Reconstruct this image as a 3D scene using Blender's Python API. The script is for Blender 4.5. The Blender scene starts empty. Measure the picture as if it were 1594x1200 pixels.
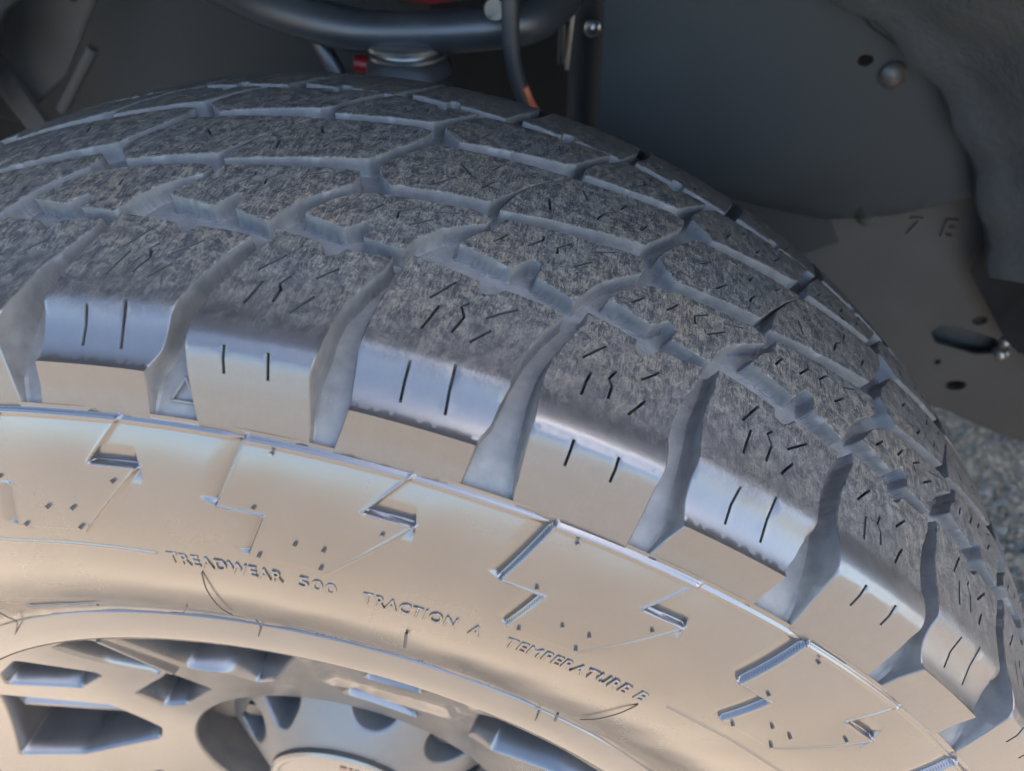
import bpy, math, random
import numpy as np
from mathutils import Vector, Matrix
from mathutils.geometry import delaunay_2d_cdt

random.seed(7); rng = np.random.default_rng(7)
scene = bpy.context.scene
col = scene.collection
D2R = math.pi / 180

# ------------------------------------------------------------------ camera
cam_d = bpy.data.cameras.new('camera'); cam = bpy.data.objects.new('camera', cam_d); col.objects.link(cam)
cam_d.sensor_width = 36.0; cam_d.lens = 36.0 * 1133.3 / 1594.0
cam_d.clip_start = 0.01; cam_d.clip_end = 500
_r = Vector((.9883, .1527, 0)).normalized(); _f = Vector((-.1160, .7508, -.6502)).normalized()
_u = _r.cross(_f).normalized(); _r = _f.cross(_u)
cam.matrix_world = Matrix(((_r.x, _u.x, -_f.x, .1376), (_r.y, _u.y, -_f.y, -.2598), (_r.z, _u.z, -_f.z, .5073), (0, 0, 0, 1)))
cam_d.dof.use_dof = True; cam_d.dof.focus_distance = .255; cam_d.dof.aperture_fstop = 11.0
scene.camera = cam

# ------------------------------------------------------------------ sky, sun, exposure
SUN_EL, SUN_ROT = 60.0, 82.0
w = bpy.data.worlds.new('World'); scene.world = w; w.use_nodes = True
nt = w.node_tree; bg = nt.nodes['Background']; sky = nt.nodes.new('ShaderNodeTexSky')
sky.sky_type = 'NISHITA'; sky.sun_disc = False; sky.sun_elevation = math.radians(SUN_EL); sky.sun_rotation = math.radians(SUN_ROT)
nt.links.new(sky.outputs[0], bg.inputs[0]); bg.inputs[1].default_value = 0.15; sky.dust_density = 1.4; sky.air_density = 1.0
sd = bpy.data.lights.new('sun', 'SUN'); sd.energy = 4.0; sd.angle = math.radians(.5); sd.color = (1.0, .95, .88)
sun = bpy.data.objects.new('sun', sd); col.objects.link(sun)
_d = Vector((math.sin(SUN_ROT * D2R) * math.cos(SUN_EL * D2R), math.cos(SUN_ROT * D2R) * math.cos(SUN_EL * D2R), math.sin(SUN_EL * D2R)))
sun.rotation_euler = _d.to_track_quat('Z', 'Y').to_euler(); sun.location = (0, 3, 5)
vs = scene.view_settings
vs.view_transform = 'Standard'; vs.look = 'None'; vs.gamma = 1.0; vs.use_curve_mapping = False
vs.exposure = 3.2

# ------------------------------------------------------------------ materials
class NB:
    def __init__(self, name):
        self.m = bpy.data.materials.new(name); self.m.use_nodes = True
        self.t = self.m.node_tree; self.b = self.t.nodes['Principled BSDF']
    def n(self, typ, **kw):
        nd = self.t.nodes.new(typ)
        for k, v in kw.items(): setattr(nd, k, v)
        return nd
    def l(self, a, b): self.t.links.new(a, b)
    def set(self, nd, **kw):
        for k, v in kw.items(): nd.inputs[k.replace('_', ' ')].default_value = v
        return nd
    def coord(self, kind='Object', scale=(1, 1, 1), rot=(0, 0, 0)):
        tc = self.n('ShaderNodeTexCoord'); mp = self.n('ShaderNodeMapping')
        mp.inputs['Scale'].default_value = scale; mp.inputs['Rotation'].default_value = rot
        self.l(tc.outputs[kind], mp.inputs[0]); return mp.outputs[0]
    def noise(self, vec, scale, detail=4, rough=.55, dist=0):
        nd = self.n('ShaderNodeTexNoise'); nd.inputs['Scale'].default_value = scale
        nd.inputs['Detail'].default_value = detail; nd.inputs['Roughness'].default_value = rough; nd.inputs['Distortion'].default_value = dist
        self.l(vec, nd.inputs['Vector']); return nd.outputs['Fac']
    def ramp(self, fac, stops):
        nd = self.n('ShaderNodeValToRGB'); e = nd.color_ramp.elements
        while len(e) < len(stops): e.new(.5)
        for i, (p, c) in enumerate(stops):
            e[i].position = p; e[i].color = c if len(c) == 4 else (*c, 1)
        self.l(fac, nd.inputs[0]); return nd.outputs[0]
    def maprange(self, v, a, b, c=0., d=1.):
        nd = self.n('ShaderNodeMapRange'); nd.inputs[1].default_value = a; nd.inputs[2].default_value = b
        nd.inputs[3].default_value = c; nd.inputs[4].default_value = d; self.l(v, nd.inputs[0]); return nd.outputs[0]
    def math(self, op, a, b=None):
        nd = self.n('ShaderNodeMath', operation=op)
        for i, v in enumerate((a, b)):
            if v is None: continue
            if isinstance(v, (int, float)): nd.inputs[i].default_value = v
            else: self.l(v, nd.inputs[i])
        return nd.outputs[0]
    def mix(self, fac, a, b):
        nd = self.n('ShaderNodeMix', data_type='RGBA')
        for i, v in ((0, fac), (6, a), (7, b)):
            if isinstance(v, (int, float)): nd.inputs[i].default_value = v
            elif isinstance(v, tuple): nd.inputs[i].default_value = v if len(v) == 4 else (*v, 1)
            else: self.l(v, nd.inputs[i])
        return nd.outputs[2]
    def bump(self, h, strength=.3, dist=.001, prev=None):
        nd = self.n('ShaderNodeBump'); nd.inputs['Strength'].default_value = strength; nd.inputs['Distance'].default_value = dist
        self.l(h, nd.inputs['Height'])
        if prev is not None: self.l(prev, nd.inputs['Normal'])
        return nd.outputs[0]
    def out(self, color=None, rough=None, normal=None, **kw):
        for k, v in (('Base Color', color), ('Roughness', rough), ('Normal', normal)):
            if v is None: continue
            if isinstance(v, (int, float)): self.b.inputs[k].default_value = v
            elif isinstance(v, tuple): self.b.inputs[k].default_value = (*v, 1)
            else: self.l(v, self.b.inputs[k])
        for k, v in kw.items(): self.b.inputs[k.replace('_', ' ')].default_value = v
        return self.m

M = {}
# worn, dusty tread rubber (UV in metres: x round the tyre, y across it; 'dust' = wear of the contact patch)
b = NB('tread_rubber')
uv = b.coord('UV', (1, 1, 1))
at = b.n('ShaderNodeAttribute', attribute_name='dust').outputs['Fac']
n1 = b.noise(uv, 190, 7, .74, .4); n4 = b.noise(uv, 28, 3, .5); n7 = b.noise(uv, 800, 3, .75)
def fibre(rot, scale, off):
    v = b.coord('UV', (1, .16, 1), (0, 0, rot)); nn = b.noise(v, scale, 2, .5, .5)
    mk = b.maprange(b.noise(b.coord('UV', (1, 1, 1), (off, 0, off)), 240, 2, .6), .46, .56)
    return b.math('MULTIPLY', b.maprange(b.math('ABSOLUTE', b.math('SUBTRACT', nn, .5)), .0, .045, 1, 0), mk)
fib = b.math('MAXIMUM', b.math('MAXIMUM', fibre(.55, 520, 0.), fibre(-.5, 470, 1.)), b.math('MAXIMUM', fibre(1.35, 500, 2.), fibre(-1.1, 560, 3.)))
patch = b.math('ADD', b.math('MULTIPLY', n1, .62), b.math('MULTIPLY', n7, .38))
dustf = b.math('ADD', b.math('MULTIPLY', b.maprange(patch, .45, .61), .50), b.math('MULTIPLY', fib, .42))
n5 = b.noise(uv, 60, 5, .6)
edge = b.maprange(b.math('ADD', at, b.math('MULTIPLY', b.math('SUBTRACT', n5, .5), .6)), .15, .75)
dustf = b.math('MULTIPLY', dustf, b.math('ADD', b.math('MULTIPLY', edge, .92), .08))
dustc = b.mix(b.maprange(n4, .35, .65), (.155, .126, .088), (.128, .118, .098))
cl = b.mix(dustf, b.mix(edge, (.026, .024, .023), (.018, .018, .019)), dustc)
ro = b.math('ADD', b.math('MULTIPLY', edge, .26), b.math('ADD', .32, b.math('MULTIPLY', dustf, .25)))
bh = b.math('ADD', b.math('MULTIPLY', fib, .25), b.math('ADD', b.math('MULTIPLY', n1, .8), b.math('MULTIPLY', n7, .5)))
nb_ = b.n('ShaderNodeBump'); nb_.inputs['Distance'].default_value = .0009
b.l(b.math('ADD', b.math('MULTIPLY', edge, .6), .05), nb_.inputs['Strength']); b.l(bh, nb_.inputs['Height'])
b.l(b.maprange(edge, 0, 1, .85, .22), b.b.inputs['Specular IOR Level']); M['tread'] = b.out(cl, ro, nb_.outputs[0])

# groove walls: cleaner grey rubber with fine ageing cracks that run round the tyre
b = NB('groove_rubber')
oc = b.coord('Object'); uvc = b.coord('UV', (.22, 1.6, 1))
vo = b.n('ShaderNodeTexVoronoi', feature='DISTANCE_TO_EDGE'); vo.inputs['Scale'].default_value = 700; b.l(uvc, vo.inputs['Vector'])
at = b.n('ShaderNodeAttribute', attribute_name='crack').outputs['Fac']
ck = b.math('MULTIPLY', b.maprange(vo.outputs['Distance'], .0, .10, 1, 0), at)
n1 = b.noise(oc, 160, 5, .6); n2 = b.noise(oc, 900, 3, .6)
cl = b.mix(b.maprange(n1, .35, .7), (.066, .065, .062), (.102, .096, .088))
cl = b.mix(b.math('MULTIPLY', ck, .35), cl, (.02, .02, .02))
nrm = b.bump(b.math('SUBTRACT', b.math('MULTIPLY', n2, .35), b.math('MULTIPLY', ck, 1.0)), .35, .0005)
M['wall'] = b.out(cl, .62, nrm)

# sidewall: dressed black rubber, fairly glossy, thin film of dust
b = NB('sidewall_rubber')
oc = b.coord('Object')
n1 = b.noise(oc, 22, 2, .45); n2 = b.noise(oc, 260, 2, .5); n3 = n2
sp = b.n('ShaderNodeTexVoronoi'); sp.inputs['Scale'].default_value = 230; b.l(oc, sp.inputs['Vector'])
spk = b.math('MULTIPLY', b.maprange(sp.outputs['Distance'], .05, .13, 1, 0), b.maprange(b.noise(oc, 35, 2, .5), .62, .74))
cl = b.mix(b.maprange(n1, .25, .75, 0, .6), (.022, .019, .017), (.050, .041, .033))
ro = b.math('ADD', b.maprange(n1, .25, .75, .20, .29), b.math('MULTIPLY', n2, .02))
M['side'] = b.out(cl, ro, b.bump(n1, .05, .0006), Specular_IOR_Level=1.0)
b = NB('moulded_rubber'); oc = b.coord('Object')
M['letter'] = b.out((.03, .028, .026), b.maprange(b.noise(oc, 300, 3), .3, .7, .12, .22), Specular_IOR_Level=1.0)
b = NB('far_rubber'); oc = b.coord('Object'); M['far'] = b.out(b.mix(b.noise(oc, 60), (.02, .02, .02), (.06, .052, .045)), .6)

# wheel: satin dark paint
b = NB('wheel_paint'); oc = b.coord('Object')
n1 = b.noise(oc, 30, 4, .6); n2 = b.noise(oc, 2200, 2, .5)
M['wheel'] = b.out(b.mix(b.maprange(n1, .3, .75), (.030, .028, .027), (.050, .045, .040)), b.maprange(n1, .3, .75, .20, .28), b.bump(n2, .04, .0003), Specular_IOR_Level=1.0, Metallic=.0)
b = NB('hub_paint'); oc = b.coord('Object')
M['hub'] = b.out(b.mix(b.noise(oc, 40), (.065, .065, .067), (.09, .089, .088)), .38, None, Metallic=.5)
def plain(name, c1, c2, scale, r1, r2, bump=.15, dist=.001, metal=0, bscale=None, spec=.5):
    b = NB(name); oc = b.coord('Object'); n1 = b.noise(oc, scale, 5, .6); n2 = b.noise(oc, bscale or scale * 8, 4, .6)
    return b.out(b.mix(b.maprange(n1, .3, .7), c1, c2), b.maprange(n1, .3, .7, r1, r2), b.bump(n2, bump, dist), Metallic=metal, Specular_IOR_Level=spec)
M['steel_dark'] = plain('dark_steel', (.014, .0135, .0135), (.03, .028, .026), 25, .35, .55)
M['arm'] = plain('black_arm_paint', (.012, .014, .017), (.022, .024, .027), 18, .32, .45, .1)
M['liner'] = plain('liner_plastic', (.0135, .0170, .0185), (.0200, .0240, .0255), 9, .6, .72, .12, .001, spec=.25)
M['felt'] = plain('liner_fabric', (.020, .0235, .0260), (.034, .038, .041), 14, .8, .95, .6, .004, 0, 60)
M['plate'] = plain('dusty_plate', (.036, .0355, .0345), (.054, .052, .049), 11, .6, .75, .12, spec=.2)
M['bolt'] = plain('zinc_bolt', (.20, .20, .19), (.30, .29, .27), 60, .25, .4, .1, .0005, .9)
M['black'] = plain('black_rubber', (.012, .012, .013), (.022, .022, .022), 40, .5, .65)
M['skirt'] = plain('skirt_rubber', (.008, .0085, .009), (.014, .0145, .015), 30, .8, .9, .2, spec=.1)
M['sipe'] = plain('sipe_rubber', (.035, .034, .032), (.055, .052, .048), 200, .6, .7, .1)
M['red'] = plain('red_paint', (.20, .006, .010), (.28, .010, .014), 40, .4, .5)
M['orange'] = plain('orange_sleeve', (.30, .07, .03), (.36, .10, .04), 80, .5, .6)
M['brass'] = plain('brass_tag', (.75, .5, .12), (.85, .6, .2), 60, .3, .4, .1, .0005, .8)
M['redink'] = plain('red_print', (.10, .045, .038), (.13, .055, .048), 60, .4, .5)
M['void'] = plain('deep_shadow_steel', (.006, .006, .0065), (.012, .012, .012), 20, .6, .8)  # near-black colour standing in for deep shade
M['body'] = plain('car_paint', (.03, .03, .035), (.035, .035, .04), 3, .2, .25, .01)
# ground: warm grey paving with exposed stones
b = NB('ground_stone'); oc = b.coord('Object')
vo = b.n('ShaderNodeTexVoronoi'); vo.inputs['Scale'].default_value = 95; b.l(oc, vo.inputs['Vector'])
vc = b.n('ShaderNodeSeparateColor'); b.l(vo.outputs['Color'], vc.inputs[0])
n1 = b.noise(oc, 3, 5, .6)
cl = b.mix(b.maprange(vc.outputs[0], .2, 1.0), (.17, .134, .098), (.42, .332, .240))
cl = b.mix(b.maprange(n1, .3, .7, 0, .5), cl, (.34, .258, .175))
M['ground'] = b.out(cl, .85, b.bump(vo.outputs['Distance'], .9, .01))

# ------------------------------------------------------------------ helpers
def mesh_np(name, co, quads=None, tris=None, mats=(), uv=None, attrs=None, midx=None, smooth=True, sharp=None, polys=None):
    me = bpy.data.meshes.new(name)
    co = np.asarray(co, np.float32)
    loops = []; sizes = []
    if quads is not None and len(quads): q = np.asarray(quads, np.int32); loops.append(q.ravel()); sizes.append(np.full(len(q), 4, np.int32))
    if tris is not None and len(tris): t = np.asarray(tris, np.int32); loops.append(t.ravel()); sizes.append(np.full(len(t), 3, np.int32))
    if polys:
        for pl in polys: loops.append(np.asarray(pl, np.int32)); sizes.append(np.array([len(pl)], np.int32))
    loops = np.concatenate(loops); sizes = np.concatenate(sizes)
    me.vertices.add(len(co)); me.vertices.foreach_set('co', co.ravel())
    me.loops.add(len(loops)); me.loops.foreach_set('vertex_index', loops)
    me.polygons.add(len(sizes)); st = np.concatenate([[0], np.cumsum(sizes)[:-1]]).astype(np.int32)
    me.polygons.foreach_set('loop_start', st)
    if smooth: me.polygons.foreach_set('use_smooth', np.ones(len(sizes), bool))
    for m in mats: me.materials.append(m)
    if midx is not None: me.polygons.foreach_set('material_index', np.asarray(midx, np.int32))
    if uv is not None:
        l = me.uv_layers.new(name='UVMap'); l.data.foreach_set('uv', np.asarray(uv, np.float32)[loops].ravel())
    if attrs:
        for k, v in attrs.items():
            a = me.attributes.new(k, 'FLOAT', 'POINT'); a.data.foreach_set('value', np.asarray(v, np.float32))
    me.update(calc_edges=True); me.validate()
    if sharp is not None: me.set_sharp_from_angle(angle=math.radians(sharp))
    return me
def link(name, me, parent=None, loc=None):
    o = bpy.data.objects.new(name, me); col.objects.link(o)
    if parent is not None: o.parent = parent
    if loc is not None: o.location = loc
    return o
def thing(name, label, cat, loc=(0, 0, 0), group=None):
    o = bpy.data.objects.new(name, None); col.objects.link(o); o.location = loc; o.empty_display_size = .05
    o['label'] = label; o['category'] = cat
    if group: o['group'] = group
    return o
def tag(o, label, cat, group=None):
    o['label'] = label; o['category'] = cat
    if group: o['group'] = group
    return o
def grid_quads(nr, nc, wrap=False):
    i = np.arange(nr - 1)[:, None]; j = np.arange(nc if wrap else nc - 1)[None, :]; j2 = (j + 1) % nc
    return np.stack([i * nc + j, i * nc + j2, (i + 1) * nc + j2, (i + 1) * nc + j], -1).reshape(-1, 4)
def revolve(name, prof, mat, parent, n=180, sharp=30, a0=0, a1=360):
    """prof: (r, y) in metres, turned about the axle (world Y)"""
    prof = np.array(prof); full = abs(a1 - a0) >= 360
    th = np.linspace(a0, a1, n, endpoint=not full) * D2R
    co = np.stack([prof[:, 0:1] * np.sin(th), np.repeat(prof[:, 1:2], len(th), 1), prof[:, 0:1] * np.cos(th)], -1).reshape(-1, 3)
    return link(name, mesh_np(name, co, grid_quads(len(prof), len(th), full), mats=[mat], sharp=sharp), parent)
def pip(px, py, poly):
    c = np.zeros(px.shape, bool); n = len(poly); j = n - 1
    for i in range(n):
        x1, y1 = poly[i]; x2, y2 = poly[j]
        m = (y1 > py) != (y2 > py)
        c ^= m & (px < (x2 - x1) * (py - y1) / (y2 - y1 + 1e-12) + x1); j = i
    return c
def seg_dist(px, py, a, b_):
    ax, ay = a; dx, dy = b_[0] - ax, b_[1] - ay; L = dx * dx + dy * dy + 1e-12
    t = ((px - ax) * dx + (py - ay) * dy) / L; tc = np.clip(t, 0, 1)
    return np.hypot(px - ax - tc * dx, py - ay - tc * dy), t, ((px - ax) * dy - (py - ay) * dx) / math.sqrt(L)
def resample(poly, step):
    out = []
    for i in range(len(poly)):
        a = np.array(poly[i]); c = np.array(poly[(i + 1) % len(poly)]); n = max(1, int(round(np.linalg.norm(c - a) / step)))
        for k in range(n): out.append(a + (c - a) * k / n)
    return np.array(out)
def area(p): return .5 * np.sum(p[:, 0] * np.roll(p[:, 1], -1) - np.roll(p[:, 0], -1) * p[:, 1])
def normals2d(p):
    """outward unit miters of a CCW polygon"""
    a = p - np.roll(p, 1, 0); c = np.roll(p, -1, 0) - p
    na = np.stack([a[:, 1], -a[:, 0]], -1); nc = np.stack([c[:, 1], -c[:, 0]], -1)
    na /= np.linalg.norm(na, axis=1, keepdims=True) + 1e-9; nc /= np.linalg.norm(nc, axis=1, keepdims=True) + 1e-9
    m = na + nc; m /= np.linalg.norm(m, axis=1, keepdims=True) + 1e-9
    d = np.clip((m * na).sum(1, keepdims=True), .5, 1)
    return m / d
def chaikin(p, r=.25):
    q = []
    for i in range(len(p)):
        a = np.array(p[i]); c = np.array(p[(i + 1) % len(p)]); q += [a + (c - a) * r, a + (c - a) * (1 - r)]
    return np.array(q)
def round_corners(p, rad):
    q = []
    n = len(p)
    for i in range(n):
        a, c, d = np.array(p[i - 1], float), np.array(p[i], float), np.array(p[(i + 1) % n], float)
        la, ld = np.linalg.norm(a - c), np.linalg.norm(d - c); r = min(rad, la * .4, ld * .4)
        s0 = c + (a - c) / la * r; s1 = c + (d - c) / ld * r
        for t in (0, .33, .67, 1): q.append((1 - t) ** 2 * s0 + 2 * t * (1 - t) * c + t * t * s1)
    return np.array(q)
def slab2d(outline, holes, step, grid, inset, rowsat=()):
    """constrained triangulation of an inset outline with holes: returns verts, tris, ring idx, hole idx lists, full outline, miters"""
    P = resample(outline, step)
    if area(P) < 0: P = P[::-1]
    N = normals2d(P); ring = P - N * inset
    H = []
    for h in holes:
        h = np.array(h)
        H.append(h if area(h) < 0 else h[::-1])
    pts = [tuple(v) for v in ring]; edges = [(i, (i + 1) % len(ring)) for i in range(len(ring))]; hid = []
    for h in H:
        s0 = len(pts); pts += [tuple(v) for v in h]; hid.append(list(range(s0, len(pts)))); edges += [(s0 + i, s0 + (i + 1) % len(h)) for i in range(len(h))]
    lo, hi = ring.min(0), ring.max(0)
    gx, gy = np.meshgrid(np.arange(lo[0] + grid * .5, hi[0], grid), np.arange(lo[1] + grid * .5, hi[1], grid))
    gx = gx + rng.uniform(-.2, .2, gx.shape) * grid; gy = gy + rng.uniform(-.2, .2, gy.shape) * grid
    gx, gy = gx.ravel(), gy.ravel(); ok = pip(gx, gy, ring)
    for sv in rowsat:
        ok &= np.abs(gy - sv) > .35
        ex = np.arange(lo[0] + .5, hi[0], .9); gx = np.concatenate([gx, ex]); gy = np.concatenate([gy, np.full(len(ex), sv)]); ok = np.concatenate([ok, pip(ex, np.full(len(ex), sv), ring)])
    for L in [ring] + H:
        for i in range(len(L)):
            a, c = L[i], L[(i + 1) % len(L)]
            m = ok & (np.abs(gx - a[0]) < grid * 2 + abs(a[0] - c[0])) & (np.abs(gy - a[1]) < grid * 2 + abs(a[1] - c[1]))
            if m.any():
                d, _, _ = seg_dist(gx[m], gy[m], a, c); idx = np.where(m)[0]; ok[idx[d < np.where(np.isin(gy[idx], rowsat), .3, grid * .45)[d < 1e9] if len(rowsat) else d < grid * .45]] = False
    for h in H: ok &= ~pip(gx, gy, h)
    pts += list(zip(gx[ok], gy[ok]))
    vo, _, fo, ov, _, _ = delaunay_2d_cdt([Vector(v) for v in pts], edges, [], 0, 1e-6)
    V = np.array([(v.x, v.y) for v in vo]); inv = {}
    for i, l in enumerate(ov):
        for k in l: inv[k] = i
    T = np.array([f for f in fo if len(f) == 3]); c = V[T].mean(1)
    k = pip(c[:, 0], c[:, 1], ring)
    for h in H: k &= ~pip(c[:, 0], c[:, 1], h)
    T = T[k]
    # CCW triangles
    a2 = np.cross(V[T[:, 1]] - V[T[:, 0]], V[T[:, 2]] - V[T[:, 0]]); T[a2 < 0] = T[a2 < 0][:, ::-1]
    return V, T, [inv[i] for i in range(len(ring))], [[inv[i] for i in l] for l in hid], P, N

# ------------------------------------------------------------------ tyre profile (metres), s = arc length in mm from the crown, + towards the camera side
def build_profile():
    pts = [(.40315 - 1.2993 * y * y - 10.67 * max(abs(y) - .09, 0) ** 2, y) for y in np.linspace(0, -.100, 51)]
    CP = [(.3872, -.1055), (.3838, -.1105), (.3740, -.1175), (.3631, -.1250), (.350, -.1312), (.335, -.1357), (.3188, -.1377), (.300, -.1368), (.280, -.1320), (.262, -.1250), (.248, -.1180), (.2388, -.1149), (.215, -.112)]
    P = np.array([pts[-1]] + CP); o = []
    P0 = np.array(pts + CP)
    for i in range(50, len(P0) - 1):
        a, c, d, e = P0[i - 1], P0[i], P0[i + 1], P0[min(i + 2, len(P0) - 1)]
        for t in np.linspace(0, 1, 12, endpoint=False):
            o.append(.5 * (2 * c + (d - a) * t + (2 * a - 5 * c + 4 * d - e) * t * t + (3 * c - a - 3 * d + e) * t ** 3))
    near = np.array(pts[:50] + o + [P0[-1]])
    full = np.concatenate([(near * [1, -1])[::-1][:-1], near])
    s = np.concatenate([[0], np.cumsum(np.linalg.norm(np.diff(full, axis=0), axis=1))]); s -= s[np.argmin(np.abs(full[:, 1]))]
    return s * 1000, full
PS, PP = build_profile()
# square the camera-side shoulder: the block faces stand steep above the rib
_dl = np.interp(PS, [88, 96, 102, 106, 112.5, 116, 124.5, 137.5], [0, 1.2, 3.0, 4.7, 6.6, 6.4, 4.3, 0]) * .001
PP[:, 0] += .65 * _dl; PP[:, 1] -= .75 * _dl
_t = np.gradient(PP, PS, axis=0); _t /= np.linalg.norm(_t, axis=1, keepdims=True)
PN = np.stack([-_t[:, 1], _t[:, 0]], -1)            # outward (r, y)
PN[:, :] *= np.sign((PN[:, 0:1] * 0 + 1))
if PN[len(PN) // 2, 0] < 0: PN = -PN
k_ = np.ones(9) / 9
PN = np.stack([np.convolve(np.pad(PN[:, i], 4, 'edge'), k_, 'valid') for i in (0, 1)], -1)
# scalloped shoulder: the corner between tread and ledge is hollowed out
SC0, SC1 = 104.5, 123.4
def P_at(s): return np.stack([np.interp(s, PS, PP[:, 0]), np.interp(s, PS, PP[:, 1])], -1)
_a, _c = P_at(SC0), P_at(SC1); _ctl = (_a + _c) / 2 + np.array([-.0036, .0030])
_s2 = np.linspace(SC0, SC1, 80); _tt = ((_s2 - SC0) / (SC1 - SC0))[:, None]
_bz = (1 - _tt) ** 2 * _a + 2 * _tt * (1 - _tt) * _ctl + _tt ** 2 * _c
SCS = np.arange(90, SC1 + .01, .25); SCP = np.stack([np.where(SCS < SC0, np.interp(SCS, PS, PP[:, i]), np.interp(SCS, _s2, _bz[:, i])) for i in (0, 1)], -1)
_k = np.hanning(45); _k /= _k.sum()
_sm = np.stack([np.convolve(np.pad(SCP[:, i], 22, 'reflect', reflect_type='odd'), _k, 'valid') for i in (0, 1)], -1)
_wt = np.clip((119 - SCS) / 4, 0, 1)[:, None]; SCP = _sm * _wt + SCP * (1 - _wt)
SC0 = 92.
def surf(th, s, h=0., scallop=False):
    """th degrees from the top, s mm, h mm outwards -> world metres"""
    th = np.asarray(th, float) * D2R; s = np.asarray(s, float); h = np.asarray(h, float)
    r = np.interp(s, PS, PP[:, 0]); y = np.interp(s, PS, PP[:, 1]); nr = np.interp(s, PS, PN[:, 0]); ny = np.interp(s, PS, PN[:, 1])
    if scallop:
        m = (s > SC0) & (s < SC1)
        r = np.where(m, np.interp(s, SCS, SCP[:, 0]), r); y = np.where(m, np.interp(s, SCS, SCP[:, 1]), y)
    r = r + nr * h * .001; y = y + ny * h * .001
    return np.stack([r * np.sin(th), y * np.ones_like(th), r * np.cos(th)], -1)
def r_of(s): return np.interp(s, PS, PP[:, 0])
def depth(s):
    s = np.asarray(s, float)
    return np.interp(s, [-120, -105, -92, -60, 60, 92, 100, 106, 112, 118, 124, 131, 139], [3, 5, 7.5, 7, 7, 8, 9, 10.4, 11, 9.2, 6.2, 3.6, 1.5])
KP = np.array([-9, -1, 0, 1, 2, 3, 4, 12.]); KT = np.array([-16.8 - 14.31 * 8, -16.8, -2.84, 11.05, 26.4, 41.95, 57, 57 + 14.31 * 8])
def theta(ph):
    ph = np.asarray(ph, float)
    return np.where(ph > 4, 57 + (ph - 4) * 14.31, np.where(ph < -1, -16.8 + (ph + 1) * 14.31, np.interp(ph, KP, KT)))

# ------------------------------------------------------------------ tyre
tyre = thing('tyre', 'black all-terrain tyre with dusty worn tread blocks and glossy lettered sidewall', 'tyre')
# groove floor
th = np.arange(0, 360, .75); ss = np.concatenate([np.arange(-124, 139.6, 2.0)])
T, S_ = np.meshgrid(th, ss)
phf = np.interp((T + 180) % 360 - 180, KT, KP) % 1
under = np.clip((phf + .0) / .04, 0, 1) * np.clip((.30 - phf) / .04, 0, 1) * np.clip((S_ - 99) / 4, 0, 1) * np.clip((126 - S_) / 3, 0, 1)
_fs = np.arange(-124, 139.7, .5); _q = P_at(_fs) - np.stack([np.interp(_fs, PS, PN[:, i]) for i in (0, 1)], -1) * depth(_fs)[:, None] * .001
_kk = np.hanning(41); _kk /= _kk.sum()
_q = np.stack([np.convolve(np.pad(_q[:, i], 20, 'reflect', reflect_type='odd'), _kk, 'valid') for i in (0, 1)], -1)
# over the shoulder the floor is one smooth sweep from the tread to the rib
_i0 = np.argmin(np.abs(_fs - 88)); _b0, _b3 = _q[_i0], P_at(139.5) + np.array([-.0006, .0012]); _b1, _b2 = _b0 + np.array([-.0022, -.0150]), _b3 + np.array([.0120, .0078])
_bt = np.clip((_fs - 88) / (139.5 - 88), 0, 1)[:, None]
_bz2 = (1 - _bt) ** 3 * _b0 + 3 * _bt * (1 - _bt) ** 2 * _b1 + 3 * _bt ** 2 * (1 - _bt) * _b2 + _bt ** 3 * _b3
_q = np.where((_fs >= 88)[:, None], _bz2, _q)
wob = (.25 * np.sin(T * 1.9 + S_ * .11) + .15 * np.sin(T * 4.3 - S_ * .2) - 5 * under) * .001
fr = np.interp(S_, _fs, _q[:, 0]) + wob * .8; fy = np.interp(S_, _fs, _q[:, 1]) - np.clip((S_ - 86) / 14, 0, 1) * wob * .6
fl = np.stack([fr * np.sin(T * D2R), fy, fr * np.cos(T * D2R)], -1).reshape(-1, 3)
uvf = np.stack([(T * D2R * .395).ravel(), S_.ravel() * .001], -1)
link('groove_floor', mesh_np('groove_floor', fl, grid_quads(len(ss), len(th), True), mats=[M['wall']], uv=uvf, attrs={'crack': np.interp(S_.ravel(), [0, 60, 88, 98], [.1, .5, .4, 0])}), tyre)
# inner sidewall
revolve('inner_sidewall', [P_at(s) for s in np.arange(-112, -290, -3.)], M['far'], tyre, 240)

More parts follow.
